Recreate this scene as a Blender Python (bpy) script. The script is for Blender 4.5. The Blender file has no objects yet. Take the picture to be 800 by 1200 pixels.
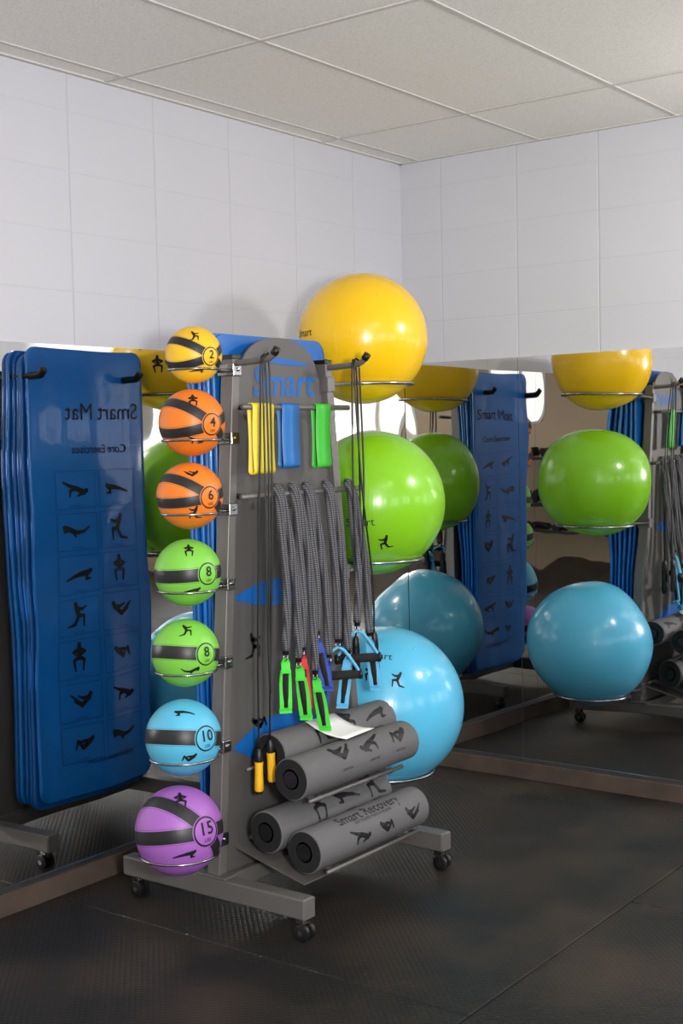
import bpy, math, random
from mathutils import Vector, Matrix
random.seed(7)
scene = bpy.context.scene
COL = scene.collection

# ------------------------------------------------------------------ materials
def lin(c):
    out = []
    for v in c:
        v = v / 255.0
        out.append(v / 12.92 if v <= 0.04045 else ((v + 0.055) / 1.055) ** 2.4)
    return (out[0], out[1], out[2], 1.0)

class NT:
    def __init__(s, name):
        s.m = bpy.data.materials.new(name); s.m.use_nodes = True
        s.t = s.m.node_tree; s.b = s.t.nodes['Principled BSDF']
    def node(s, typ, **kw):
        n = s.t.nodes.new(typ)
        for k, v in kw.items(): setattr(n, k, v)
        return n
    def link(s, a, b): s.t.links.new(a, b)
    def math(s, op, a, b=None, c=None):
        n = s.t.nodes.new('ShaderNodeMath'); n.operation = op
        for i, v in enumerate((a, b, c)):
            if v is None: continue
            if isinstance(v, (int, float)): n.inputs[i].default_value = v
            else: s.link(v, n.inputs[i])
        return n.outputs[0]
    def coord(s, kind='Object'):
        return s.node('ShaderNodeTexCoord').outputs[kind]
    def sep(s, v):
        n = s.node('ShaderNodeSeparateXYZ'); s.link(v, n.inputs[0]); return n.outputs
    def noise(s, scale, detail=3, rough=.5, vec=None):
        n = s.node('ShaderNodeTexNoise'); n.inputs['Scale'].default_value = scale
        n.inputs['Detail'].default_value = detail; n.inputs['Roughness'].default_value = rough
        s.link(vec if vec is not None else s.coord(), n.inputs['Vector']); return n.outputs['Fac']
    def ramp(s, fac, p0, p1, c0, c1):
        n = s.node('ShaderNodeValToRGB'); e = n.color_ramp.elements
        e[0].position = p0; e[1].position = p1; e[0].color = c0; e[1].color = c1
        s.link(fac, n.inputs[0]); return n.outputs[0]
    def mix(s, fac, a, b):
        n = s.node('ShaderNodeMix', data_type='RGBA')
        if isinstance(fac, (int, float)): n.inputs[0].default_value = fac
        else: s.link(fac, n.inputs[0])
        for i, v in ((6, a), (7, b)):
            if isinstance(v, tuple): n.inputs[i].default_value = v
            else: s.link(v, n.inputs[i])
        return n.outputs[2]
    def color(s, c):
        if isinstance(c, tuple): s.b.inputs['Base Color'].default_value = c
        else: s.link(c, s.b.inputs['Base Color'])
    def bump(s, h, strength=.3, dist=.002):
        n = s.node('ShaderNodeBump'); n.inputs['Strength'].default_value = strength
        n.inputs['Distance'].default_value = dist
        s.link(h, n.inputs['Height']); s.link(n.outputs[0], s.b.inputs['Normal'])

def simple(name, rgb, rough=.5, metal=0., coat=0., nscale=0, nstr=.15, ndist=.001, var=0.0):
    k = NT(name); c = lin(rgb)
    k.b.inputs['Roughness'].default_value = rough
    k.b.inputs['Metallic'].default_value = metal
    k.b.inputs['Coat Weight'].default_value = coat
    if var > 0:
        f = k.noise(9, 4)
        k.color(k.ramp(f, .3, .7, tuple([v * (1 - var) for v in c[:3]] + [1]), tuple([min(1, v * (1 + var)) for v in c[:3]] + [1])))
    else: k.color(c)
    if nscale: k.bump(k.noise(nscale, 2), nstr, ndist)
    return k.m

def wall_material(name, axis, a0, pitch, rgb):
    k = NT(name); g = k.sep(k.coord())
    a = g[axis]; z = g[2]
    dv = k.math('PINGPONG', k.math('SUBTRACT', a, a0), pitch / 2)
    dh = k.math('PINGPONG', k.math('SUBTRACT', z, 0.02), .1925 / 2)
    def groove(d, w):
        n = k.node('ShaderNodeMapRange'); n.inputs['From Min'].default_value = 0
        n.inputs['From Max'].default_value = w; n.inputs['To Min'].default_value = 1
        n.inputs['To Max'].default_value = 0; n.interpolation_type = 'SMOOTHSTEP'
        k.link(d, n.inputs['Value']); return n.outputs[0]
    gv = groove(dv, .005); gh = k.math('MULTIPLY', groove(dh, .004), .42)
    gr = k.math('MAXIMUM', gv, gh)
    base = lin(rgb)
    n1 = k.noise(1.2, 3)
    body = k.ramp(n1, .3, .7, tuple([v * .94 for v in base[:3]] + [1]), base)
    dark = tuple([v * .82 for v in base[:3]] + [1])
    k.color(k.mix(k.math('MULTIPLY', gr, .45), body, dark))
    k.b.inputs['Roughness'].default_value = .45
    h = k.math('SUBTRACT', k.math('MULTIPLY', k.noise(55, 4), .3), gr)
    k.bump(h, .5, .003)
    return k.m

M_wallL = wall_material('painted_block_left', 1, -.352, .388, (200, 200, 208))
M_wallR = wall_material('painted_block_right', 0, .207, .368, (206, 206, 213))
M_wallF = simple('cream_wall_paint', (200, 180, 152), .7, nscale=60, nstr=.1)

def ceiling_material():
    k = NT('ceiling_tile'); f = k.noise(140, 3, .7)
    k.color(k.ramp(f, .35, .55, lin((228, 224, 218)), lin((242, 239, 234))))
    k.b.inputs['Roughness'].default_value = .95
    k.bump(f, .25, .002); return k.m
M_ceil = ceiling_material()
M_grid = simple('ceiling_grid_white', (204, 202, 198), .7)

def floor_material():
    k = NT('rubber_floor'); g = k.sep(k.coord())
    s = .011
    u = k.math('ADD', g[0], g[1]); v = k.math('SUBTRACT', g[0], g[1])
    du = k.math('PINGPONG', u, s); dv = k.math('PINGPONG', v, s)
    m = k.math('MULTIPLY', k.math('MINIMUM', du, dv), 90)
    dust = k.noise(2.2, 6, .62)
    fine = k.noise(45, 5, .7)
    c1 = k.ramp(dust, .42, .74, lin((26, 26, 26)), lin((62, 51, 43)))
    spk = k.ramp(fine, .70, .76, (0, 0, 0, 1), (1, 1, 1, 1))
    c2 = k.mix(k.math('MULTIPLY', spk, .3), c1, lin((110, 102, 92)))
    k.color(k.mix(k.math('MULTIPLY', m, .22), c2, lin((17, 16, 16))))
    r = k.math('ADD', k.math('MULTIPLY', dust, .3), .32)
    k.link(r, k.b.inputs['Roughness'])
    k.b.inputs['Specular IOR Level'].default_value = .38
    k.bump(k.math('ADD', m, k.math('MULTIPLY', fine, .3)), .5, .003)
    return k.m
M_floor = floor_material()
M_sub = simple('floor_gap_dark', (12, 12, 12), .9)
M_base = simple('dusty_concrete_curb', (78, 64, 56), .85, nscale=40, nstr=.4, var=.25)

def mirror_material():
    k = NT('mirror_silver'); k.color((.78, .78, .765, 1))
    k.b.inputs['Metallic'].default_value = 1; k.b.inputs['Roughness'].default_value = .012
    k.bump(k.noise(1.8, 1), 1.0, .006); return k.m
M_mirror = mirror_material()
M_alu = simple('aluminium', (190, 190, 190), .3, 1)
M_chrome = simple('chrome', (165, 165, 168), .24, 1)
M_frame = simple('grey_powdercoat', (110, 107, 105), .42, .25, nscale=300, nstr=.08)
M_panel = simple('grey_sheet_panel', (94, 92, 91), .5, .2, nscale=300, nstr=.06)
M_black = simple('black_plastic', (22, 22, 24), .4)
M_ink = simple('black_ink', (20, 20, 24), .55)
M_inkblue = simple('blue_ink', (12, 98, 180), .5)
M_darkblue = simple('dark_blue_ink', (10, 84, 160), .5)
M_white = simple('white_paper', (238, 238, 236), .7)
M_foam = simple('black_foam', (26, 26, 27), .9, nscale=200, nstr=.6, ndist=.003)
M_roller = simple('grey_roller_foam', (101, 101, 103), .75, nscale=220, nstr=.5, ndist=.002)
M_mat = simple('blue_vinyl_mat', (10, 118, 208), .28, coat=.4, nscale=5, nstr=.35, ndist=.012, var=.08)
M_mat2 = simple('blue_vinyl_mat_dark', (10, 98, 180), .35, var=.08)

def ball_mat(name, rgb):
    k = NT(name); c = lin(rgb); k.color(c)
    k.b.inputs['Roughness'].default_value = .27
    k.b.inputs['Coat Weight'].default_value = .3
    k.b.inputs['Coat Roughness'].default_value = .1
    g = k.sep(k.coord())
    d = k.math('PINGPONG', g[0], .006)
    k.bump(k.math('MULTIPLY', d, 100), .12, .0012)
    return k.m

def braid_mat():
    k = NT('grey_braid'); g = k.sep(k.coord())
    w1 = k.math('SINE', k.math('ADD', k.math('MULTIPLY', g[2], 460), k.math('MULTIPLY', g[1], 420)))
    w2 = k.math('SINE', k.math('SUBTRACT', k.math('MULTIPLY', g[2], 460), k.math('MULTIPLY', g[1], 420)))
    w = k.math('MULTIPLY', w1, w2)
    k.color(k.ramp(w, -.2, .5, lin((58, 58, 63)), lin((120, 120, 126))))
    k.b.inputs['Roughness'].default_value = .8
    k.bump(w, .5, .002); return k.m
M_braid = braid_mat()

# ------------------------------------------------------------------ mesh helpers
def mk(name, verts, faces, mat, parent=None, smooth=False, loc=None):
    me = bpy.data.meshes.new(name)
    me.from_pydata([tuple(v) for v in verts], [], faces); me.update()
    ob = bpy.data.objects.new(name, me); COL.objects.link(ob)
    if mat:
        for m in (mat if isinstance(mat, list) else [mat]): me.materials.append(m)
    if smooth: me.polygons.foreach_set('use_smooth', [True] * len(me.polygons))
    if loc: ob.location = loc
    if parent: ob.parent = parent
    return ob

def empty(name, loc=(0, 0, 0)):
    e = bpy.data.objects.new(name, None); e.empty_display_size = .1
    COL.objects.link(e); return e

def boxdata(a, b):
    x0, y0, z0 = a; x1, y1, z1 = b
    v = [(x0,y0,z0),(x1,y0,z0),(x1,y1,z0),(x0,y1,z0),(x0,y0,z1),(x1,y0,z1),(x1,y1,z1),(x0,y1,z1)]
    f = [(0,3,2,1),(4,5,6,7),(0,1,5,4),(1,2,6,5),(2,3,7,6),(3,0,4,7)]
    return v, f

def box(name, a, b, mat, parent=None, bev=0):
    v, f = boxdata(a, b); o = mk(name, v, f, mat, parent)
    if bev:
        m = o.modifiers.new('bevel', 'BEVEL'); m.width = bev; m.segments = 3
    return o

def beam(name, p, q, wx, wy, mat, parent, bev=.004):
    p = Vector(p); q = Vector(q); d = (q - p).normalized()
    ax = Vector((1, 0, 0)) if abs(d.x) < .9 else Vector((0, 0, 1))
    ay = d.cross(ax).normalized()
    vs = []
    for c in (p, q):
        for sx, sy in ((-1,-1),(1,-1),(1,1),(-1,1)):
            vs.append(c + ax * sx * wx / 2 + ay * sy * wy / 2)
    o = mk(name, vs, [(0,1,2,3),(7,6,5,4),(0,4,5,1),(1,5,6,2),(2,6,7,3),(3,7,4,0)], mat, parent)
    m = o.modifiers.new('bevel', 'BEVEL'); m.width = bev; m.segments = 3
    return o

def catmull(pts, n=8, closed=False):
    P = [Vector(p) for p in pts]; out = []; N = len(P)
    rng = range(N) if closed else range(N - 1)
    for i in rng:
        if closed: a, b, c, d = P[(i-1) % N], P[i], P[(i+1) % N], P[(i+2) % N]
        else: a, b, c, d = P[max(i-1,0)], P[i], P[i+1], P[min(i+2,N-1)]
        for j in range(n):
            t = j / n
            out.append(.5*((2*b)+(-a+c)*t+(2*a-5*b+4*c-d)*t*t+(-a+3*b-3*c+d)*t**3))
    if not closed: out.append(P[-1])
    return out

def tubedata(pts, r, n=12, closed=False, flat=1.0):
    P = [Vector(p) for p in pts]; N = len(P)
    vs = []; fs = []; up = None
    for i in range(N):
        if closed: t = (P[(i+1) % N] - P[i-1])
        else: t = P[min(i+1, N-1)] - P[max(i-1, 0)]
        t.normalize()
        if up is None:
            up = Vector((0, 0, 1)) if abs(t.z) < .9 else Vector((1, 0, 0))
        up = (up - t * up.dot(t)).normalized(); sd = t.cross(up)
        rr = r[i] if isinstance(r, list) else r
        for j in range(n):
            a = 2 * math.pi * j / n
            vs.append(P[i] + up * math.cos(a) * rr * flat + sd * math.sin(a) * rr)
    for i in range(N if closed else N - 1):
        for j in range(n):
            a = i*n+j; b = i*n+(j+1) % n; k2 = ((i+1) % N)*n
            fs.append((a, b, k2+(j+1) % n, k2+j))
    if not closed:
        fs.append(tuple(reversed(range(n)))); fs.append(tuple(range((N-1)*n, N*n)))
    return vs, fs

def tube(name, pts, r, mat, parent, closed=False, n=12, smooth=0, flat=1.0):
    if smooth: pts = catmull(pts, smooth, closed)
    v, f = tubedata(pts, r, n, closed, flat)
    return mk(name, v, f, mat, parent, True)

def spheredata(R, seg=64, rings=40):
    vs = [(0, 0, R)]; fs = []
    for i in range(1, rings):
        th = math.pi * i / rings
        for j in range(seg):
            ph = 2 * math.pi * j / seg
            vs.append((R*math.sin(th)*math.cos(ph), R*math.sin(th)*math.sin(ph), R*math.cos(th)))
    vs.append((0, 0, -R))
    for j in range(seg): fs.append((0, 1+j, 1+(j+1) % seg))
    for i in range(rings-2):
        for j in range(seg):
            a = 1+i*seg+j; b = 1+i*seg+(j+1) % seg
            fs.append((a, a+seg, b+seg, b))
    L = len(vs)-1; s0 = 1+(rings-2)*seg
    for j in range(seg): fs.append((s0+j, L, s0+(j+1) % seg))
    return vs, fs

def lathe(name, prof, center, axis, mat, parent, n=40):
    A = Vector(axis).normalized(); t = Vector((0,0,1)) if abs(A.z) < .9 else Vector((1,0,0))
    u = A.cross(t).normalized(); w = A.cross(u); C = Vector(center); vs = []; fs = []
    for d, r in prof:
        for j in range(n):
            a = 2*math.pi*j/n; vs.append(C + A*d + (u*math.cos(a)+w*math.sin(a))*r)
    for i in range(len(prof)-1):
        for j in range(n):
            fs.append((i*n+j, i*n+(j+1) % n, (i+1)*n+(j+1) % n, (i+1)*n+j))
    fs.append(tuple(reversed(range(n)))); fs.append(tuple(range((len(prof)-1)*n, len(prof)*n)))
    o = mk(name, vs, fs, mat, parent, True)
    m = o.modifiers.new('es', 'EDGE_SPLIT'); m.split_angle = math.radians(35)
    return o

# ---- 2-D graphics (printed exercise figures, text) mapped on surfaces
def stroke(V, F, p, q, w0, w1, seg):
    p = Vector(p); q = Vector(q); d = q - p; L = d.length
    if L < 1e-6: return
    nrm = Vector((-d.y, d.x)) / L; n = max(1, int(L / seg)); b = len(V)
    for i in range(n + 1):
        t = i / n; c = p + d * t; w = w0 + (w1 - w0) * t
        V.append(c + nrm * w); V.append(c); V.append(c - nrm * w)
    for i in range(n):
        a = b + i*3
        F.append((a, a+1, a+4, a+3)); F.append((a+1, a+2, a+5, a+4))
    for c, w in ((p, w0), (q, w1)): disc(V, F, c, w)
def disc(V, F, c, r, n=10):
    b = len(V); c = Vector(c); V.append(c)
    for j in range(n):
        a = 2*math.pi*j/n; V.append(c + Vector((math.cos(a), math.sin(a)))*r)
    for j in range(n): F.append((b, b+1+j, b+1+(j+1) % n))

POSES = [
 ((-.86,.18), [[(-.68,.08),(-.1,.02)],[(-.1,.02),(.45,-.1),(.95,-.28)],[(-.6,.05),(-.55,-.3),(-.85,-.3)]]),
 ((-.75,.25), [[(-.6,.12),(-.05,-.28)],[(-.05,-.28),(.35,.2),(.55,-.3)],[(-.55,.1),(-.1,.15),(.2,.1)]]),
 ((-.3,.82), [[(-.22,.6),(-.02,.05)],[(-.02,.05),(.42,.02),(.42,-.62)],[(-.02,.05),(-.3,-.5),(-.85,-.6)],[(-.2,.52),(.25,.45),(.55,.6)]]),
 ((-.85,-.05), [[(-.66,-.15),(-.05,.12)],[(-.05,.12),(.35,-.02),(.4,-.35)],[(-.66,-.15),(-.2,-.35)],[(-.05,.12),(.5,.3),(.95,.5)]]),
 ((0,.85), [[(0,.62),(0,.05)],[(0,.05),(.4,-.1),(.3,-.7)],[(0,.05),(-.4,-.1),(-.3,-.7)],[(0,.55),(.45,.4),(.2,.2)],[(0,.55),(-.45,.4),(-.2,.2)]]),
 ((-.9,.3), [[(-.7,.2),(-.05,-.05)],[(-.05,-.05),(.5,0),(.95,.28)],[(-.65,.18),(-.95,.02),(-1.1,.35)],[(-.3,0),(-.1,-.3)]]),
 ((.72,.45), [[(.6,.25),(.1,-.2)],[(.1,-.2),(-.35,.15),(-.75,.5)],[(.55,.22),(.15,.25),(-.2,.4)],[(.1,-.2),(-.5,.1)]]),
]
def figure(V, F, idx, cx, cy, s, flip=False, seg=.01):
    h, limbs = POSES[idx % len(POSES)]; fx = -1 if flip else 1
    T = lambda p: (cx + fx*p[0]*s, cy + p[1]*s)
    disc(V, F, T(h), .15*s, 12)
    for k, l in enumerate(limbs):
        ws = (.18, .15) if k == 0 else (.14, .06)
        n = len(l) - 1
        for i in range(n):
            a = ws[0] + (ws[1]-ws[0])*i/n; b = ws[0] + (ws[1]-ws[0])*(i+1)/n
            stroke(V, F, T(l[i]), T(l[i+1]), a*s, b*s, seg)

def text2d(s, size, cx=0, cy=0, shear=0.0, bold=0.0):
    cu = bpy.data.curves.new('t', 'FONT'); cu.body = s; cu.size = size
    cu.align_x = 'CENTER'; cu.align_y = 'CENTER'; cu.shear = shear; cu.resolution_u = 3
    cu.offset = bold
    ob = bpy.data.objects.new('t', cu); COL.objects.link(ob)
    dg = bpy.context.evaluated_depsgraph_get(); dg.update()
    me = bpy.data.meshes.new_from_object(ob.evaluated_get(dg))
    V = [Vector((v.co.x + cx, v.co.y + cy)) for v in me.vertices]
    F = [tuple(p.vertices) for p in me.polygons]
    bpy.data.objects.remove(ob); bpy.data.meshes.remove(me)
    return V, F
def addtext(V, F, s, size, cx, cy, shear=0.0, bold=0.0):
    v, f = text2d(s, size, cx, cy, shear, bold); b = len(V); V += v; F += [tuple(i+b for i in q) for q in f]
def printed(name, V, F, fn, mat, parent):
    return mk(name, [fn(v.x, v.y) for v in V], F, mat, parent)

# ------------------------------------------------------------------ camera
right = Vector((.8006, .5990, -.0224)).normalized()
fwd = Vector((-.5990, .7985, -.0567)); fwd = (fwd - right*fwd.dot(right)).normalized()
up = right.cross(fwd).normalized()
R3 = Matrix((right, up, -fwd)).transposed()
cam = bpy.data.cameras.new('camera'); camo = bpy.data.objects.new('camera', cam); COL.objects.link(camo)
camo.matrix_world = Matrix.Translation((3.230, -4.789, 1.45)) @ R3.to_4x4()
cam.sensor_fit = 'AUTO'; cam.sensor_width = 36; cam.lens = 45.63
scene.camera = camo

# ------------------------------------------------------------------ room
H = 2.645; XR = 7.0; YF = -8.0
box('wall_left', (-.12, YF, 0), (0, 0, H), M_wallL)
box('wall_right', (-.12, 0, 0), (XR+.12, .12, H), M_wallR)
def wall_open(name, axis, pos, thick, a0, a1, opens, mat):
    V = []; F = []
    def add(u0, u1, z0, z1):
        if u1 <= u0 or z1 <= z0: return
        if axis == 'y': v, f = boxdata((u0, pos, z0), (u1, pos+thick, z1))
        else: v, f = boxdata((pos, u0, z0), (pos+thick, u1, z1))
        b = len(V); V.extend(v); F.extend([tuple(i+b for i in q) for q in f])
    cur = a0
    for (u0, u1, z0, z1) in opens:
        add(cur, u0, 0, H); add(u0, u1, 0, z0); add(u0, u1, z1, H); cur = u1
    add(cur, a1, 0, H)
    return mk(name, V, F, mat)
opF = [(.5, 1.7, 1.62, 2.35), (3.6, 4.3, 1.62, 2.35), (5.3, 6.5, 1.50, 2.35)]
opR = [(-6.9, -5.2, .9, 2.35), (-4.4, -2.6, .9, 2.35), (-1.9, -.5, 1.2, 2.35)]
wall_open('wall_front', 'y', YF-.12, .12, -.12, XR+.12, opF, M_wallF)
wall_open('wall_side', 'x', XR, .12, YF, 0, opR, M_wallF)

def emis(name, rgb, s):
    k = NT(name); k.b.inputs['Emission Color'].default_value = lin(rgb)
    k.b.inputs['Emission Strength'].default_value = s; k.color(lin(rgb)); return k.m
M_pane = emis('frosted_daylight_glass', (250, 247, 240), 1.4)
M_pane2 = emis('clear_daylight_glass', (244, 247, 255), 4.4)
M_fill = emis('added_fill_glow', (255, 246, 236), 4.2)  # glow of the added overhead fill panels
M_wf = simple('window_frame_white', (220, 218, 212), .5)
wi = 1
for (u0, u1, z0, z1) in opF:
    w = empty('window_%d' % wi); wi += 1
    box('pane', (u0, YF-.08, z0), (u1, YF-.07, z1), M_pane, w)
    for a, b in (((u0, YF-.07, z0), (u0+.05, YF+.01, z1)), ((u1-.05, YF-.07, z0), (u1, YF+.01, z1)),
                 ((u0, YF-.07, z0), (u1, YF+.02, z0+.05)), ((u0, YF-.07, z1-.05), (u1, YF+.01, z1)),
                 (((u0+u1)/2-.02, YF-.07, z0), ((u0+u1)/2+.02, YF-.03, z1))):
        box('frame', a, b, M_wf, w)
for (u0, u1, z0, z1) in opR:
    w = empty('window_%d' % wi); wi += 1
    box('pane', (XR+.07, u0, z0), (XR+.08, u1, z1), M_pane2, w)
    for a, b in (((XR-.01, u0, z0), (XR+.07, u0+.05, z1)), ((XR-.01, u1-.05, z0), (XR+.07, u1, z1)),
                 ((XR-.02, u0, z0), (XR+.07, u1, z0+.05)), ((XR-.01, u0, z1-.05), (XR+.07, u1, z1)),
                 ((XR+.03, (u0+u1)/2-.02, z0), (XR+.07, (u0+u1)/2+.02, z1))):
        box('frame', a, b, M_wf, w)

box('ceiling', (-.12, YF-.12, H), (XR+.12, .12, H+.1), M_ceil)
V = []; F = []
def addbox(a, b):
    v, f = boxdata(a, b); k = len(V); V.extend(v); F.extend([tuple(i+k for i in q) for q in f])
gx = [.1 + .585*i for i in range(12)]; gy = [-.578 - 1.172*i for i in range(7)]
for x in gx: addbox((x-.008, YF, H-.004), (x+.008, 0, H-.0002))
for y in gy: addbox((0, y-.008, H-.0045), (XR, y+.008, H-.0002))
addbox((0, YF, H-.006), (.018, 0, H-.0002)); addbox((0, -.018, H-.006), (XR, 0, H-.0002))
mk('trim_ceiling_grid', V, F, M_grid)
for (x, y) in ((2.44, -1.75), (2.44, -5.266), (5.365, -2.922), (5.365, -6.438), (.685, -5.266)):
    L = empty('added_fill_panel')  # unseen glowing panel, added for soft fill and ball highlights
    box('diffuser', (x+.03, y-1.14, H-.016), (x+.555, y-.03, H-.008), M_fill, L)
    for a, b in (((x+.01, y-1.16, H-.022), (x+.03, y-.01, H-.006)), ((x+.555, y-1.16, H-.022), (x+.575, y-.01, H-.006)),
                 ((x+.03, y-1.16, H-.022), (x+.555, y-1.14, H-.006)), ((x+.03, y-.03, H-.022), (x+.555, y-.01, H-.006))):
        box('housing', a, b, M_grid, L)

# soft lamps: photographer's bounce and side strobes, plus an added fill
def area(name, loc, target, size, power, rgb):
    l = bpy.data.lights.new(name, 'AREA'); l.shape = 'DISK'; l.size = size; l.energy = power; l.color = rgb
    o = bpy.data.objects.new(name, l); COL.objects.link(o); o.location = loc
    o.rotation_euler = (Vector(target)-Vector(loc)).to_track_quat('-Z', 'Y').to_euler(); return o
area('bounce_strobe', (3.7, -4.5, 1.5), (1.9, -2.0, 2.65), .35, 100, (1, .98, .96))
area('soft_fill', (4.9, -5.6, 2.2), (.6, -1.5, .9), .5, 36, (1, .98, .96))  # fill lamp added behind the camera, aimed at the rack
area('side_strobe', (2.5, -.42, 2.25), (.3, -1.3, .3), .30, 17, (1, .97, .93))

# floor
V = []; F = []; mi = []
v, f = boxdata((-.12, YF-.12, -.06), (XR+.12, .12, -.012)); V += v; F += f; mi += [1]*6
xs = [-.02, 1.56, 2.78, 4.0, 5.22, 7.02]
offs = [-2.08, -1.12, -2.08, -1.12, -2.08]
for c in range(5):
    y = offs[c]
    while y < -.02: y += 1.83
    ys = [0.02]
    y -= 1.83
    while y > YF: ys.append(y); y -= 1.83
    ys.append(YF - .02)
    for i in range(len(ys)-1):
        v, f = boxdata((xs[c]+.002, ys[i+1]+.002, -.012), (xs[c+1]-.002, ys[i]-.002, 0))
        k = len(V); V += v; F += [tuple(q+k for q in g) for g in f]; mi += [0]*6
fl = mk('floor', V, F, [M_floor, M_sub])
fl.data.polygons.foreach_set('material_index', mi)
m = fl.modifiers.new('bevel', 'BEVEL'); m.width = .003; m.segments = 2

# curbs, mirrors
ZB, ZT = .072, 1.77
box('baseboard_left', (0, -3.6, 0), (.022, 0, ZB-.006), M_base)
box('baseboard_right', (.022, -.022, 0), (4.2, 0, ZB-.006), M_base)
V = []; F = []
addbox((.001, -3.6, ZB-.006), (.013, -.001, ZB+.012)); mk('trim_1', V, F, M_alu)
V = []; F = []
addbox((.013, -.013, ZB-.006), (4.2, -.001, ZB+.012)); mk('trim_2', V, F, M_alu)
def mirror(a, b): return box('wall_mirror', a, b, M_mirror)
ly = [-.002, -1.2, -2.38, -3.6]
for i in range(3): mirror((.002, ly[i+1]+.001, ZB+.001), (.008, ly[i]-.001, ZT))
rx = [.009, .575, 1.79, 3.0, 4.2]
for i in range(4): mirror((rx[i]+.001, -.008, ZB+.001), (rx[i+1]-.001, -.002, ZT))

# ------------------------------------------------------------------ storage rack
rack = empty('storage_rack')
PX = .57
yf = lambda z: -1.92 + .13*(z-.1)/1.6
yr = lambda z: -1.18 - .15*(z-.1)/1.6
for nm, y in (('base_bar_front', -1.92), ('base_bar_rear', -1.18)):
    beam(nm, (.19, y, .097), (.93, y, .097), .062, .052, M_frame, rack, .006)
    for x in (.188, .928): box('end_cap', (x, y-.024, .068), (x+.004, y+.024, .126), M_frame, rack, .002)
beam('base_spine', (PX, -1.9, .097), (PX, -1.2, .097), .05, .05, M_frame, rack)
beam('post_front', (PX, yf(.12), .12), (PX, yf(1.70), 1.70), .05, .034, M_frame, rack)
beam('post_rear', (PX, yr(.12), .12), (PX, yr(1.70), 1.70), .05, .034, M_frame, rack)
for f_ in (yf, yr): box('post_cap', (PX-.026, f_(1.7)-.019, 1.698), (PX+.026, f_(1.7)+.019, 1.712), M_black, rack, .003)
for y, s in ((-1.92, 1), (-1.18, -1)):
    box('foot_plate', (PX-.06, y-.03, .128), (PX+.06, y+.03, .136), M_frame, rack, .002)
for y in (-1.92, -1.18):
    for x in (.231, .905):
        box('caster_mount', (x-.014, y-.014, .05), (x+.014, y+.014, .067), M_chrome, rack, .002)
        lathe('caster_stem', [(0, .006), (.02, .006)], (x, y, .048), (0, 0, 1), M_chrome, rack, 12)
        tube('caster_hood', [(x-.02+.005, y, .046), (x-.012, y, .056), (x+.002, y, .058), (x+.016, y, .05)], .011, M_black, rack, n=10, smooth=4)
        for s in (-1, 1):
            yy = y + s*.013
            lathe('caster_wheel', [(-.008, .02), (-.006, .025), (.006, .025), (.008, .02)], (x+.006, yy, .0255), (0, 1, 0), M_black, rack, 28)
            lathe('caster_hub', [(-.0095, .008), (.0095, .008)], (x+.006, yy, .0255), (0, 1, 0), M_chrome, rack, 16)
# centre panel with arched top
pts = []
zs = [.125 + i*(1.62-.125)/12 for i in range(13)]
for z in zs: pts.append((yf(z)+.016, z))
ya, yb = yf(1.64)+.016, yr(1.64)-.016; yc = (ya+yb)/2; hw = (yb-ya)/2
for i in range(1, 24):
    a = math.pi - math.pi*i/24
    pts.append((yc + hw*.88*math.cos(a), 1.64 + .135*math.sin(a)**.8))
for z in reversed(zs): pts.append((yr(z)-.016, z))
n = len(pts)
vs = [(PX+.004, y, z) for y, z in pts] + [(PX-.004, y, z) for y, z in pts]
fs = [tuple(range(n)), tuple(reversed(range(n, 2*n)))] + [(i, n+i, n+(i+1) % n, (i+1) % n) for i in range(n)]
mk('centre_panel', vs, fs, M_panel, rack)
pf = lambda s, t: Vector((PX+.0052, s, t))
def lens(cy_, cz_, a, b, mat, tilt=0):
    V = [Vector((cy_, cz_))]; F = []
    N = 40
    for i in range(N):
        t = 2*math.pi*i/N; c = math.cos(t); s_ = math.sin(t)
        y = a*c; z = b*math.copysign((1-c*c), s_) if i not in (0, N//2) else 0
        V.append(Vector((cy_ + y, cz_ + z + tilt*y)))
    for i in range(N): F.append((0, 1+i, 1+(i+1) % N))
    return V, F
for (a1, b1, c1, d1, t1) in ((-1.60, .965, .215, .042, .0), (-1.60, .50, .235, .07, .0)):
    v, f = lens(a1, b1, c1, d1, None, t1); printed('panel_lens_cutout', v, f, pf, M_inkblue, rack)
v = []; f = []; addtext(v, f, 'Smart', .13, -1.545, 1.63, .15, .002)
printed('panel_logo', v, f, pf, M_inkblue, rack)
v, f = lens(-1.545, 1.70, .15, .010, None, -.05); printed('panel_logo_swoosh', v, f, pf, M_inkblue, rack)
v = []; f = []; addtext(v, f, 'STORAGE', .02, -1.60, 1.30); figure(v, f, 2, -1.72, .80, .05); figure(v, f, 1, -1.70, .56, .05)
printed('panel_print', v, f, pf, M_ink, rack)
def toolbar(z, x, y0, y1):
    tube('tool_bar', [(x, y0, z), (x, y1, z)], .0085, M_frame, rack)
    for y in (y0+.06, y1-.06):
        tube('bar_standoff', [(PX, y, z), (x, y, z)], .008, M_frame, rack)
toolbar(1.551, .65, -1.835, -1.30)
toolbar(1.28, .65, -1.85, -1.235)
for f_ in (yf, yr):
    y = f_(1.69)
    tube('rope_peg', [(PX, y, 1.685), (.70, y, 1.69), (.735, y, 1.70), (.75, y, 1.715)], .0095, M_frame, rack, smooth=4)
    tube('peg_cap', [(.742, y, 1.706), (.756, y, 1.722)], .012, M_black, rack)
    tube('mat_peg', [(PX, y, 1.69), (.35, y, 1.69), (.32, y, 1.697), (.305, y, 1.712)], .013, M_black, rack, smooth=4)
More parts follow.
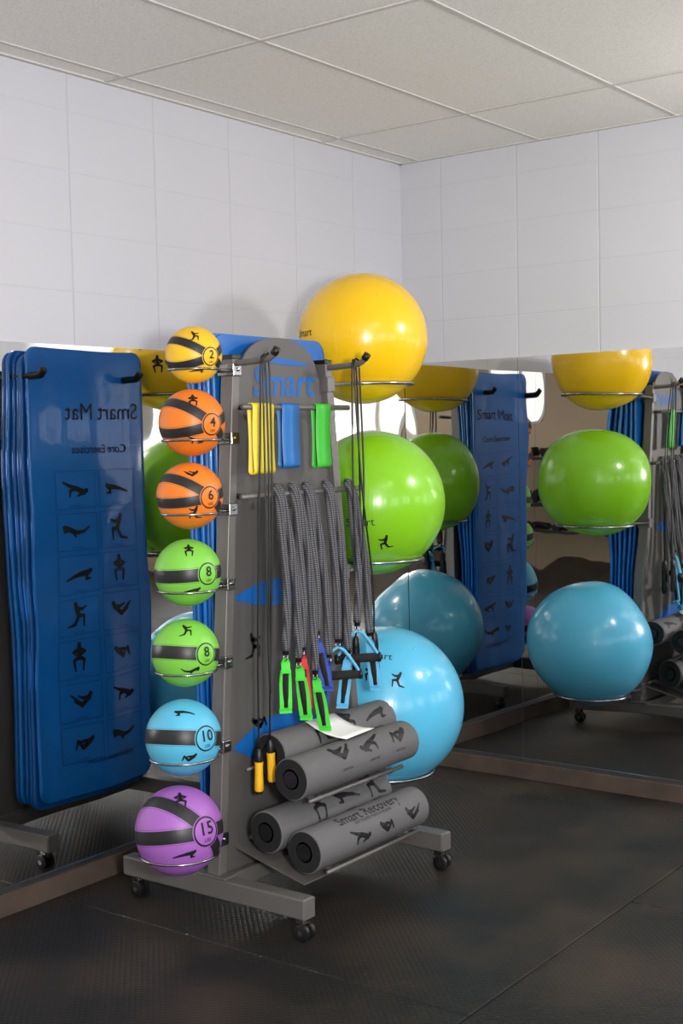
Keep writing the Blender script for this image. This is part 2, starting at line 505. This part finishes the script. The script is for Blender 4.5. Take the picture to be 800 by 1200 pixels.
# roller cradles
RR = .065
rollers = [(.66, .479, -1.76, -1.16), (.795, .434, -1.825, -1.225), (.705, .262, -1.84, -1.26), (.852, .226, -1.84, -1.26)]
for (i, j) in ((0, 1), (2, 3)):
    a = Vector((rollers[i][0], 0, rollers[i][1])); b = Vector((rollers[j][0], 0, rollers[j][1]))
    d = (b-a).normalized(); nn = Vector((-d.z, 0, d.x)); nn = -nn if nn.z > 0 else nn
    s = a + nn*(RR+.013) - d*(a.x-PX-.02)/d.x; e = b + nn*(RR+.013) + d*.02
    tip = b + nn*(RR-.004) + d*.052
    for y in (-1.72, -1.34):
        P = lambda v: (v.x, y, v.z)
        tube('cradle_arm', [P(s), P(s*.5+e*.5), P(e), P(tip)], .0095, M_frame, rack, smooth=6)
    for q in (s + d*.015, tip): tube('cradle_rail', [(q.x, -1.78, q.z), (q.x, -1.28, q.z)], .0065, M_frame, rack)
    if i == 2:
        q0 = a + nn*(RR+.028) - d*(a.x-PX-.02)/d.x; q1 = e + nn*.016
        vs = []
        for q in (q0, q1):
            for y in (-1.84, -1.26): vs.append((q.x, y, q.z)); vs.append((q.x, y, q.z-.004))
        mk('bottom_tray', vs, [(0,2,6,4),(1,5,7,3),(0,1,3,2),(4,6,7,5),(0,4,5,1),(2,3,7,6)], M_frame, rack)

# ------------------------------------------------------------------ foam rollers
for k_, (cx, cz, y0, y1) in enumerate(rollers):
    r = empty('foam_roller')
    L = y1 - y0
    lathe('body', [(0, RR-.004), (.003, RR), (L-.003, RR), (L, RR-.004)], (cx, y0, cz), (0, 1, 0), M_roller, r, 56)
    for y, s in ((y0, -1), (y1, 1)):
        lathe('end_disc', [(0, RR-.004), (.0025, RR-.005), (.003, .032), (-.002, .030), (-.003, .004)], (cx, y, cz), (0, s, 0), M_foam, r, 48)
        lathe('core_hole', [(0, .026), (.0012, .026)], (cx, y+s*.0028, cz), (0, s, 0), M_black, r, 32)
    fn = lambda s, t, cx=cx, cz=cz: Vector((cx+(RR+.0009)*math.cos(t/RR), s, cz+(RR+.0009)*math.sin(t/RR)))
    v = []; f = []
    ym = (y0+y1)/2
    low = k_ == 3
    if low:
        addtext(v, f, 'Smart Recovery', .050, ym, .076, 0, .0004)
        addtext(v, f, 'SELF GUIDED MUSCLE RELEASE', .014, ym, .052)
    for i in range(3):
        figure(v, f, [2, 6, 4, 3, 0, 1][(i*2+k_) % 6], y0+.20+i*.145, .006 if low else .048, .050 if low else .060, i % 2 == 0, .008)
        if not low: addtext(v, f, 'exercise', .015, y0+.20+i*.145, .0)
    printed('roller_print', v, f, fn, M_ink, r)
# paper tag lying across the upper rollers
tg = []; tf = []
for i in range(9):
    for j in range(5):
        s = i/8; t = j/4
        x = .675 + .14*t; z = .553 - .045*t - .012*math.sin(math.pi*t) + .012*max(0, t-.5)*s
        tg.append((x, -1.60 + .15*s + .03*t, z))
for i in range(8):
    for j in range(4): a = i*5+j; tf.append((a, a+1, a+6, a+5))
o = mk('paper_tag', tg, tf, M_white, None, True); m = o.modifiers.new('s', 'SOLIDIFY'); m.thickness = .0008

# ------------------------------------------------------------------ stability balls
CAM = Vector((3.23, -4.789, 1.45))
def sphere_fn(c, R, direction, upv=Vector((0, 0, 1)), off=.0015):
    n_ = Vector(direction).normalized(); r_ = upv.cross(n_).normalized(); u_ = n_.cross(r_)
    return lambda s, t: Vector(c) + (n_ + r_*(s/R) + u_*(t/R)).normalized()*(R+off)
def stab(c, R, mat, print_off, plug):
    b = empty('stability_ball')
    v, f = spheredata(R, 96, 64); mk('ball', v, f, mat, b, True, c)
    view = (CAM - Vector(c)).normalized(); rt = Vector((0,0,1)).cross(view).normalized(); upv = view.cross(rt)
    d = view*print_off[2] + rt*print_off[0] + upv*print_off[1]
    fn = sphere_fn(c, R, d, off=.0012)
    v = []; f = []; figure(v, f, 4, 0, 0, .038, False, .012); figure(v, f, 2, .10, -.02, .038, True, .012)
    addtext(v, f, 'Smart', .045, .02, .075)
    printed('ball_print', v, f, fn, M_ink, b)
    d = (view*plug[2] + rt*plug[0] + upv*plug[1]).normalized()
    lathe('valve_plug', [(-.002, .007), (.002, .007), (.003, .005)], Vector(c)+d*R, d, mat, b, 20)
    rr_ = .17; dz = math.sqrt(R*R - rr_*rr_); zc = c[2]-dz-.006; rr2 = rr_+.006
    ring = [(c[0]+rr2*math.cos(a), c[1]+rr2*math.sin(a), zc) for a in [2*math.pi*i/48 for i in range(48)]]
    tube('ball_ring', ring, .0065, M_chrome, rack, closed=True, n=10)
    for s in (-1, 1):
        xx = c[0]+s*.07; yy = c[1]-math.sqrt(rr2**2-.07**2)
        yp = yr(zc)
        tube('ring_arm', [(xx, yy, zc), (PX+s*.02, (yy+yp)/2, zc-.005), (PX+s*.02, yp, zc-.01)], .0065, M_frame, rack, smooth=4)
    box('ring_bracket', (PX-.032, yr(zc)-.02, zc-.035), (PX+.032, yr(zc)+.02, zc+.015), M_frame, rack, .003)
stab((.485, -.98, 1.805), .233, ball_mat('yellow_vinyl', (252, 202, 20)), (-.86, -.2, .4), (.2, .55, .6))
stab((.475, -.92, 1.212), .2625, ball_mat('green_vinyl', (134, 204, 32)), (-.22, -.5, .8), (-.3, -.62, .5))
stab((.47, -.865, .452), .293, ball_mat('sky_blue_vinyl', (92, 194, 236)), (-.16, .36, .85), (.3, .55, .5))

# ------------------------------------------------------------------ medicine balls
def med_mat(name, rgb, Ns, L, hw):
    k = NT(name); vm = k.node('ShaderNodeVectorMath', operation='NORMALIZE'); k.link(k.coord(), vm.inputs[0]); p = vm.outputs[0]
    def dot(vec):
        n_ = k.node('ShaderNodeVectorMath', operation='DOT_PRODUCT'); k.link(p, n_.inputs[0]); n_.inputs[1].default_value = tuple(vec); return n_.outputs['Value']
    band = None; groove = None
    for N in Ns:
        d = k.math('ABSOLUTE', dot(N)); b_ = k.math('LESS_THAN', d, hw); g_ = k.math('COMPARE', d, hw+.03, .008)
        band = b_ if band is None else k.math('MAXIMUM', band, b_)
        groove = g_ if groove is None else k.math('MAXIMUM', groove, g_)
    lb = dot(L)
    lab = k.math('GREATER_THAN', lb, math.cos(.36))
    ring = k.math('COMPARE', lb, math.cos(.32), .007)
    blk = k.math('MAXIMUM', k.math('MULTIPLY', band, k.math('SUBTRACT', 1.0, lab)), ring)
    base = k.mix(k.math('MULTIPLY', k.math('MULTIPLY', groove, k.math('SUBTRACT', 1.0, lab)), .5), lin(rgb), (.02, .02, .02, 1))
    k.color(k.mix(blk, base, lin((36, 36, 39))))
    k.b.inputs['Roughness'].default_value = .42
    k.bump(k.math('SUBTRACT', k.math('MULTIPLY', k.noise(260, 2), .4), groove), .3, .0015)
    return k.m
# z, radius, colour, number, stripe angles round the label (deg)
meds = [(1.706, .084, (248, 198, 42), '2', (-32, 22)), (1.506, .099, (242, 130, 38), '4', (-38, 18)), (1.290, .0985, (242, 130, 38), '6', (-34, 12)),
        (1.064, .099, (126, 204, 74), '8', (6,)), (.827, .100, (126, 204, 74), '8', (-4,)), (.579, .112, (90, 188, 226), '10', (-3,)), (.307, .130, (168, 104, 194), '15', (-42, 8))]
for i, (z, R, rgb, num, angs) in enumerate(meds):
    dist = .165 if i < 6 else .172
    c = Vector((PX, yf(z)-dist, z))
    b = empty('medicine_ball')
    view = (CAM - c).normalized(); rt = Vector((0,0,1)).cross(view).normalized(); upv = view.cross(rt)
    L = (rt*.60 + view*.78 - upv*.06).normalized()
    N0 = (upv - L*upv.dot(L)).normalized()
    Ns = [Matrix.Rotation(math.radians(a), 3, L) @ N0 for a in angs]
    v, f = spheredata(R, 64, 40); mk('ball', v, f, med_mat('medicine_ball_rubber_%d' % i, rgb, Ns, L, .19 if len(Ns) == 1 else .15), b, True, c)
    v = []; f = []; addtext(v, f, num, R*.40, 0, .006*R/.1, 0, R*.006); addtext(v, f, 'LBS', R*.12, 0, -.019*R/.1)
    printed('number', v, f, sphere_fn(c, R, L, off=.0022), M_ink, b)
    v = []; f = []; figure(v, f, (2, 4, 6, 4, 2, 0, 4)[i], 0, 0, R*.27, False, .006)
    printed('print_upper', v, f, sphere_fn(c, R, view*.72 + upv*.60 + rt*.05, off=.0009), M_ink, b)
    v = []; f = []; figure(v, f, (0, 3, 2, 0, 5, 1, 0)[i], 0, 0, R*.27, True, .006)
    printed('print_lower', v, f, sphere_fn(c, R, view*.80 - upv*.50 + rt*.1, off=.0009), M_ink, b)
    zc = z-.52*R; rr_ = R*math.sqrt(1-.52**2)+.0045
    ring = [(c.x+rr_*math.cos(a), c.y+rr_*math.sin(a), zc) for a in [2*math.pi*j/40 for j in range(40)]]
    tube('medicine_ball_ring', ring, .0038, M_chrome, rack, closed=True, n=8)
    yp = yf(zc)
    for s in (-1, 1):
        tube('medicine_ring_arm', [(c.x+s*.025, c.y+math.sqrt(rr_**2-.025**2), zc), (c.x+s*.025, yp-.014, zc)], .0045, M_chrome, rack, n=8)
    box('medicine_ring_bracket', (PX-.034, yp-.024, zc-.016), (PX+.034, yp+.014, zc+.022), M_chrome, rack, .003)
    lathe('bracket_bolt', [(0, .006), (.004, .006), (.005, .003)], (PX+.034, yp-.004, zc+.004), (1, 0, 0), M_chrome, rack, 12)

# ------------------------------------------------------------------ hanging exercise mats
mats = empty('exercise_mats')
Y0, Y1, Z0, Z1 = -1.80, -1.235, .165, 1.795
XM = .395
def mat_disp(y, z, ph, a):
    dn = (Z1 - z)/(Z1-Z0)
    return a*(.35+dn)*(math.sin((y-Y0)*13 + ph + .6*math.sin(z*3+ph)) + .35*math.sin((y-Y0)*29+ph*2+z*2)) + .004*math.sin(z*5+ph)
NL = 6; AMP = .0055
for l in range(NL):
    x0 = XM + l*.0235; ph = .25*l
    dy = 0 if l == 0 else random.uniform(-.016, .004); dz = 0 if l == 0 else random.uniform(-.03, .006)
    NY, NZ = 40, 60; vs = []; fs = []
    W = (Y1-Y0)/2; ym = (Y0+Y1)/2; rc = .05
    for iz in range(NZ+1):
        t = iz/NZ; t = .5 - .5*math.cos(math.pi*t); z = Z0 + (Z1-Z0)*t
        d = min(z-Z0, Z1-z); hw = W if d >= rc else W - rc + math.sqrt(max(0, rc*rc-(rc-d)**2))
        for iy in range(NY+1):
            y = ym + (iy/NY*2-1)*hw
            vs.append((x0 + mat_disp(y, z, ph, AMP), y+dy, z+dz))
    for iz in range(NZ):
        for iy in range(NY):
            a = iz*(NY+1)+iy; fs.append((a, a+1, a+NY+2, a+NY+1))
    o = mk('mat', vs, fs, M_mat if l % 2 == 0 else M_mat2, mats, True)
    m = o.modifiers.new('s', 'SOLIDIFY'); m.thickness = .010; m.offset = 0
fn = lambda s, t: Vector((XM + mat_disp(ym - s, t, 0.0, AMP) - .0072, ym - s, t))
v = []; f = []
addtext(v, f, 'Smart Mat', .088, -.07, 1.565); addtext(v, f, 'Core Exercises', .045, -.05, 1.43, 0, .0003)
addtext(v, f, 'selfguidedexercise.com', .026, -.06, .28)
for r_ in range(7):
    for c_ in range(2):
        cx = -.13 + c_*.21; cz = 1.285 - r_*.155
        figure(v, f, (r_*2+c_*3) % 7, cx, cz, .060, (r_+c_) % 2 == 0, .02)
printed('mat_print', v, f, fn, M_ink, mats)
v = []; f = []
for r_ in range(7):
    for c_ in range(2):
        cx = -.13 + c_*.21; cz = 1.285 - r_*.155
        for p, q in (((cx-.095, cz-.068), (cx+.095, cz-.068)), ((cx-.095, cz+.068), (cx+.095, cz+.068)),
                     ((cx-.095, cz-.068), (cx-.095, cz+.068)), ((cx+.095, cz-.068), (cx+.095, cz+.068))):
            stroke(v, f, p, q, .0012, .0012, .02)
        addtext(v, f, 'exercise', .016, cx, cz-.058)
printed('mat_print_grid', v, f, fn, M_darkblue, mats)

# ------------------------------------------------------------------ loop bands
def band(y0, y1, rgb, L):
    mt = simple('latex_band', rgb, .45)
    prof = []
    zt = 1.551; r = .0105; x = .65
    for i in range(9):
        a = math.pi*i/8; prof.append((x+r*math.cos(a), zt+r*math.sin(a)))
    left = []; nL = 14
    for i in range(1, nL+1):
        t = i/nL; left.append((x - r + .004*math.sin(math.pi*t), zt - (L-.012)*t))
    bot = []
    for i in range(1, 8):
        a = math.pi + math.pi*i/8; bot.append((x+r*math.cos(a), zt-(L-.012)+r*math.sin(a)))
    rightp = [(x + r - .004*math.sin(math.pi*(1-i/nL)), zt-(L-.012)*(1-i/nL)) for i in range(0, nL)]
    P = prof + left + bot + rightp; n = len(P)
    vs = [(px, y0, pz) for px, pz in P] + [(px, y1, pz) for px, pz in P]
    fs = [(i, (i+1) % n, n+(i+1) % n, n+i) for i in range(n)]
    o = mk('resistance_loop_band', vs, fs, mt, None, True); m = o.modifiers.new('s', 'SOLIDIFY'); m.thickness = .002
band(-1.80, -1.70, (244, 222, 40), .205)
band(-1.66, -1.575, (22, 108, 182), .19)
band(-1.488, -1.412, (56, 186, 48), .195)

# ------------------------------------------------------------------ resistance tubes with handles
cols = [simple('web_green', (70, 214, 60), .6), simple('web_red', (200, 30, 36), .6), simple('web_navy', (30, 66, 160), .6), simple('web_sky', (96, 186, 230), .6)]
tubes = [(-1.685, .80, .77, 0, 0), (-1.605, .80, .72, 1, 0), (-1.535, .84, .76, 2, 0), (-1.43, .80, .76, 3, 1), (-1.31, .84, .80, 3, 0)]
def handle(e, p, mat, grip, ang):
    p = Vector(p)
    tube('clip_ring', [(p.x+.008*math.cos(a), p.y+.008*math.sin(a)*.4, p.z-.004+.012*math.sin(a)) for a in [i*math.pi/8 for i in range(16)]], .002, M_chrome, e, closed=True, n=6)
    L = .165
    d = Vector((math.cos(ang), math.sin(ang), 0))
    if grip:
        a = p + Vector((0, 0, -.105)) - d*.066; b = p + Vector((0, 0, -.105)) + d*.066
        tube('webbing', [a, a+Vector((0,0,.015)), p+Vector((0,0,-.012)), b+Vector((0,0,.015)), b], .008, mat, e, smooth=4, n=8, flat=.7)
        tube('grip', [a-d*.005, b+d*.005], .015, M_foam, e, n=16)
        for q in (a-d*.007, b+d*.007): tube('grip_end', [q-d*.004, q+d*.004], .017, M_black, e, n=16)
    else:
        n2 = Vector((-d.y, d.x, 0))
        sw = random.uniform(-.03, .03)
        def strap(z0, z1, off, wd, m_, nm):
            vs = []; fs = []
            for i in range(7):
                t = i/6; z = z0 + (z1-z0)*t
                c = p + Vector((0, 0, z)) + d*(off + sw*(-z/L)) + n2*.004*math.sin(t*5)
                ww = wd*(.55+.45*min(1, t*3))
                for s1, s2 in ((-1, -1), (1, -1), (1, 1), (-1, 1)): vs.append(c + d*s1*ww + n2*s2*.0035)
            for i in range(6):
                for j in range(4): fs.append((i*4+j, i*4+(j+1) % 4, i*4+4+(j+1) % 4, i*4+4+j))
            fs += [(3, 2, 1, 0), (24, 25, 26, 27)]
            mk(nm, vs, fs, m_, e)
        strap(-.008, -.055, 0, .014, mat, 'webbing_top')
        strap(-.045, -L, -.013, .0065, mat, 'webbing_side'); strap(-.045, -L, .013, .0065, mat, 'webbing_side')
        strap(-L+.006, -L-.014, 0, .0195, mat, 'webbing_end')
        tube('grip', [p+Vector((0,0,-.055))+d*sw*.33, p+Vector((0,0,-L+.004))+d*sw], .0095, M_foam, e, n=14)
for i, (y, za, zb, ci, g) in enumerate(tubes):
    e = empty('resistance_tube')
    s1 = random.uniform(-.008, .008); s2 = random.uniform(-.008, .008)
    A = (.70, y-.028+s1, za); B = (.71, y+.022+s2, zb)
    path = [A, (.70, y-.022, za+.15), (.685, y-.018, 1.12), (.672, y-.014, 1.255), (.65, y-.004, 1.304), (.667, y+.010, 1.262), (.69, y+.020, 1.10), (.70, y+.026, zb+.18), B]
    tube('tube', path, .0135, M_braid, e, smooth=8, n=14)
    for q in (A, B): tube('ferrule', [Vector(q)+Vector((0,0,.02)), Vector(q)-Vector((0,0,.012))], .010, M_black, e)
    handle(e, Vector(A)-Vector((0,0,.015)), cols[ci], g == 1 or i == 4, .9)
    handle(e, Vector(B)-Vector((0,0,.015)), cols[(ci if i != 1 else 0)], False, .5)

# ------------------------------------------------------------------ jump ropes
M_yh = simple('yellow_handle', (250, 190, 30), .4)
def rope(name, pts, handles, hm):
    e = empty(name)
    for p in pts: tube('cord', p, .0032, M_black, e, smooth=8, n=8)
    for h, d in handles:
        h = Vector(h); d = Vector(d).normalized()
        lathe('handle', [(0, .006), (.012, .011), (.035, .0125), (.04, .0115)], h, d, M_black, e, 20)
        lathe('handle_grip', [(.04, .0135), (.06, .0125), (.10, .0135), (.125, .0145), (.13, .012)], h, d, hm, e, 20)
        lathe('handle_end', [(.13, .0125), (.138, .011)], h, d, M_black, e, 20)
yF = yf(1.69); yR = yr(1.69)
rope('jump_rope',
     [[(.655, yF-.015, .50), (.665, yF-.015, .9), (.69, yF-.015, 1.4), (.70, yF-.013, 1.66), (.70, yF, 1.703), (.70, yF+.010, 1.66), (.70, yF+.012, 1.3), (.69, yF+.008, .86), (.70, yF-.005, .68), (.70, yF-.01, .85), (.705, yF-.012, 1.3), (.71, yF-.013, 1.65), (.715, yF, 1.705), (.715, yF+.010, 1.65), (.71, yF+.012, 1.2), (.69, yF+.01, .8), (.675, yF+.015, .53)]],
     [((.655, yF-.015, .505), (0, -.03, -1)), ((.675, yF+.015, .53), (.02, .03, -1))], M_yh)
rope('jump_rope',
     [[(.66, yR+.03, .78), (.68, yR+.04, 1.1), (.69, yR+.03, 1.5), (.70, yR+.012, 1.67), (.70, yR, 1.703), (.70, yR-.012, 1.66), (.70, yR-.02, 1.3), (.70, yR-.01, 1.02), (.70, yR+.015, 1.0), (.70, yR+.04, 1.3), (.71, yR+.015, 1.65), (.715, yR, 1.705), (.715, yR-.02, 1.66), (.72, yR+.0, 1.3), (.72, yR+.05, .98), (.715, yR+.06, .80)]],
     [((.66, yR+.03, .785), (0, 0, -1)), ((.715, yR+.06, .80), (.0, .03, -1))], M_black)

# ------------------------------------------------------------------ things seen only in the mirrors
dr = empty('dumbbell_rack')
M_steel = simple('dark_steel', (50, 48, 46), .4, .6)
for x in (2.2, 4.9):
    beam('upright', (x, -7.55, .0), (x, -7.75, 1.15), .07, .06, M_steel, dr)
    beam('foot', (x, -7.85, .03), (x, -7.15, .03), .07, .06, M_steel, dr)
for z, y in ((.35, -7.50), (.70, -7.58), (1.05, -7.66)):
    box('shelf', (2.2, y-.13, z), (4.9, y+.13, z+.03), M_steel, dr, .004)
    for i in range(11):
        x = 2.35+i*.235
        tube('dumbbell_handle', [(x, y-.07, z+.10), (x, y+.07, z+.10)], .016, M_chrome, dr, n=10)
        for s in (-1, 1): lathe('dumbbell_head', [(-.04, .055), (-.03, .068), (.03, .068), (.04, .055)], (x, y+s*.09, z+.10), (0, 1, 0), M_foam, dr, 6)
be = empty('weight_bench')
M_vin = simple('brown_vinyl', (70, 46, 34), .5)
box('seat_pad', (5.1, -5.9, .42), (5.4, -4.7, .50), M_vin, be, .02)
beam('frame_rail', (5.25, -5.85, .36), (5.25, -4.75, .36), .06, .08, M_steel, be)
for y in (-5.75, -4.85):
    beam('leg', (5.25, y, .03), (5.25, y, .42), .05, .05, M_steel, be)
    beam('foot', (5.0, y, .03), (5.5, y, .03), .06, .06, M_steel, be)

# ------------------------------------------------------------------ world / look
w = bpy.data.worlds.new('world'); scene.world = w; w.use_nodes = True
w.node_tree.nodes['Background'].inputs[0].default_value = (.7, .8, 1, 1)
w.node_tree.nodes['Background'].inputs[1].default_value = .6
scene.view_settings.view_transform = 'Standard'
scene.view_settings.exposure = 0.0
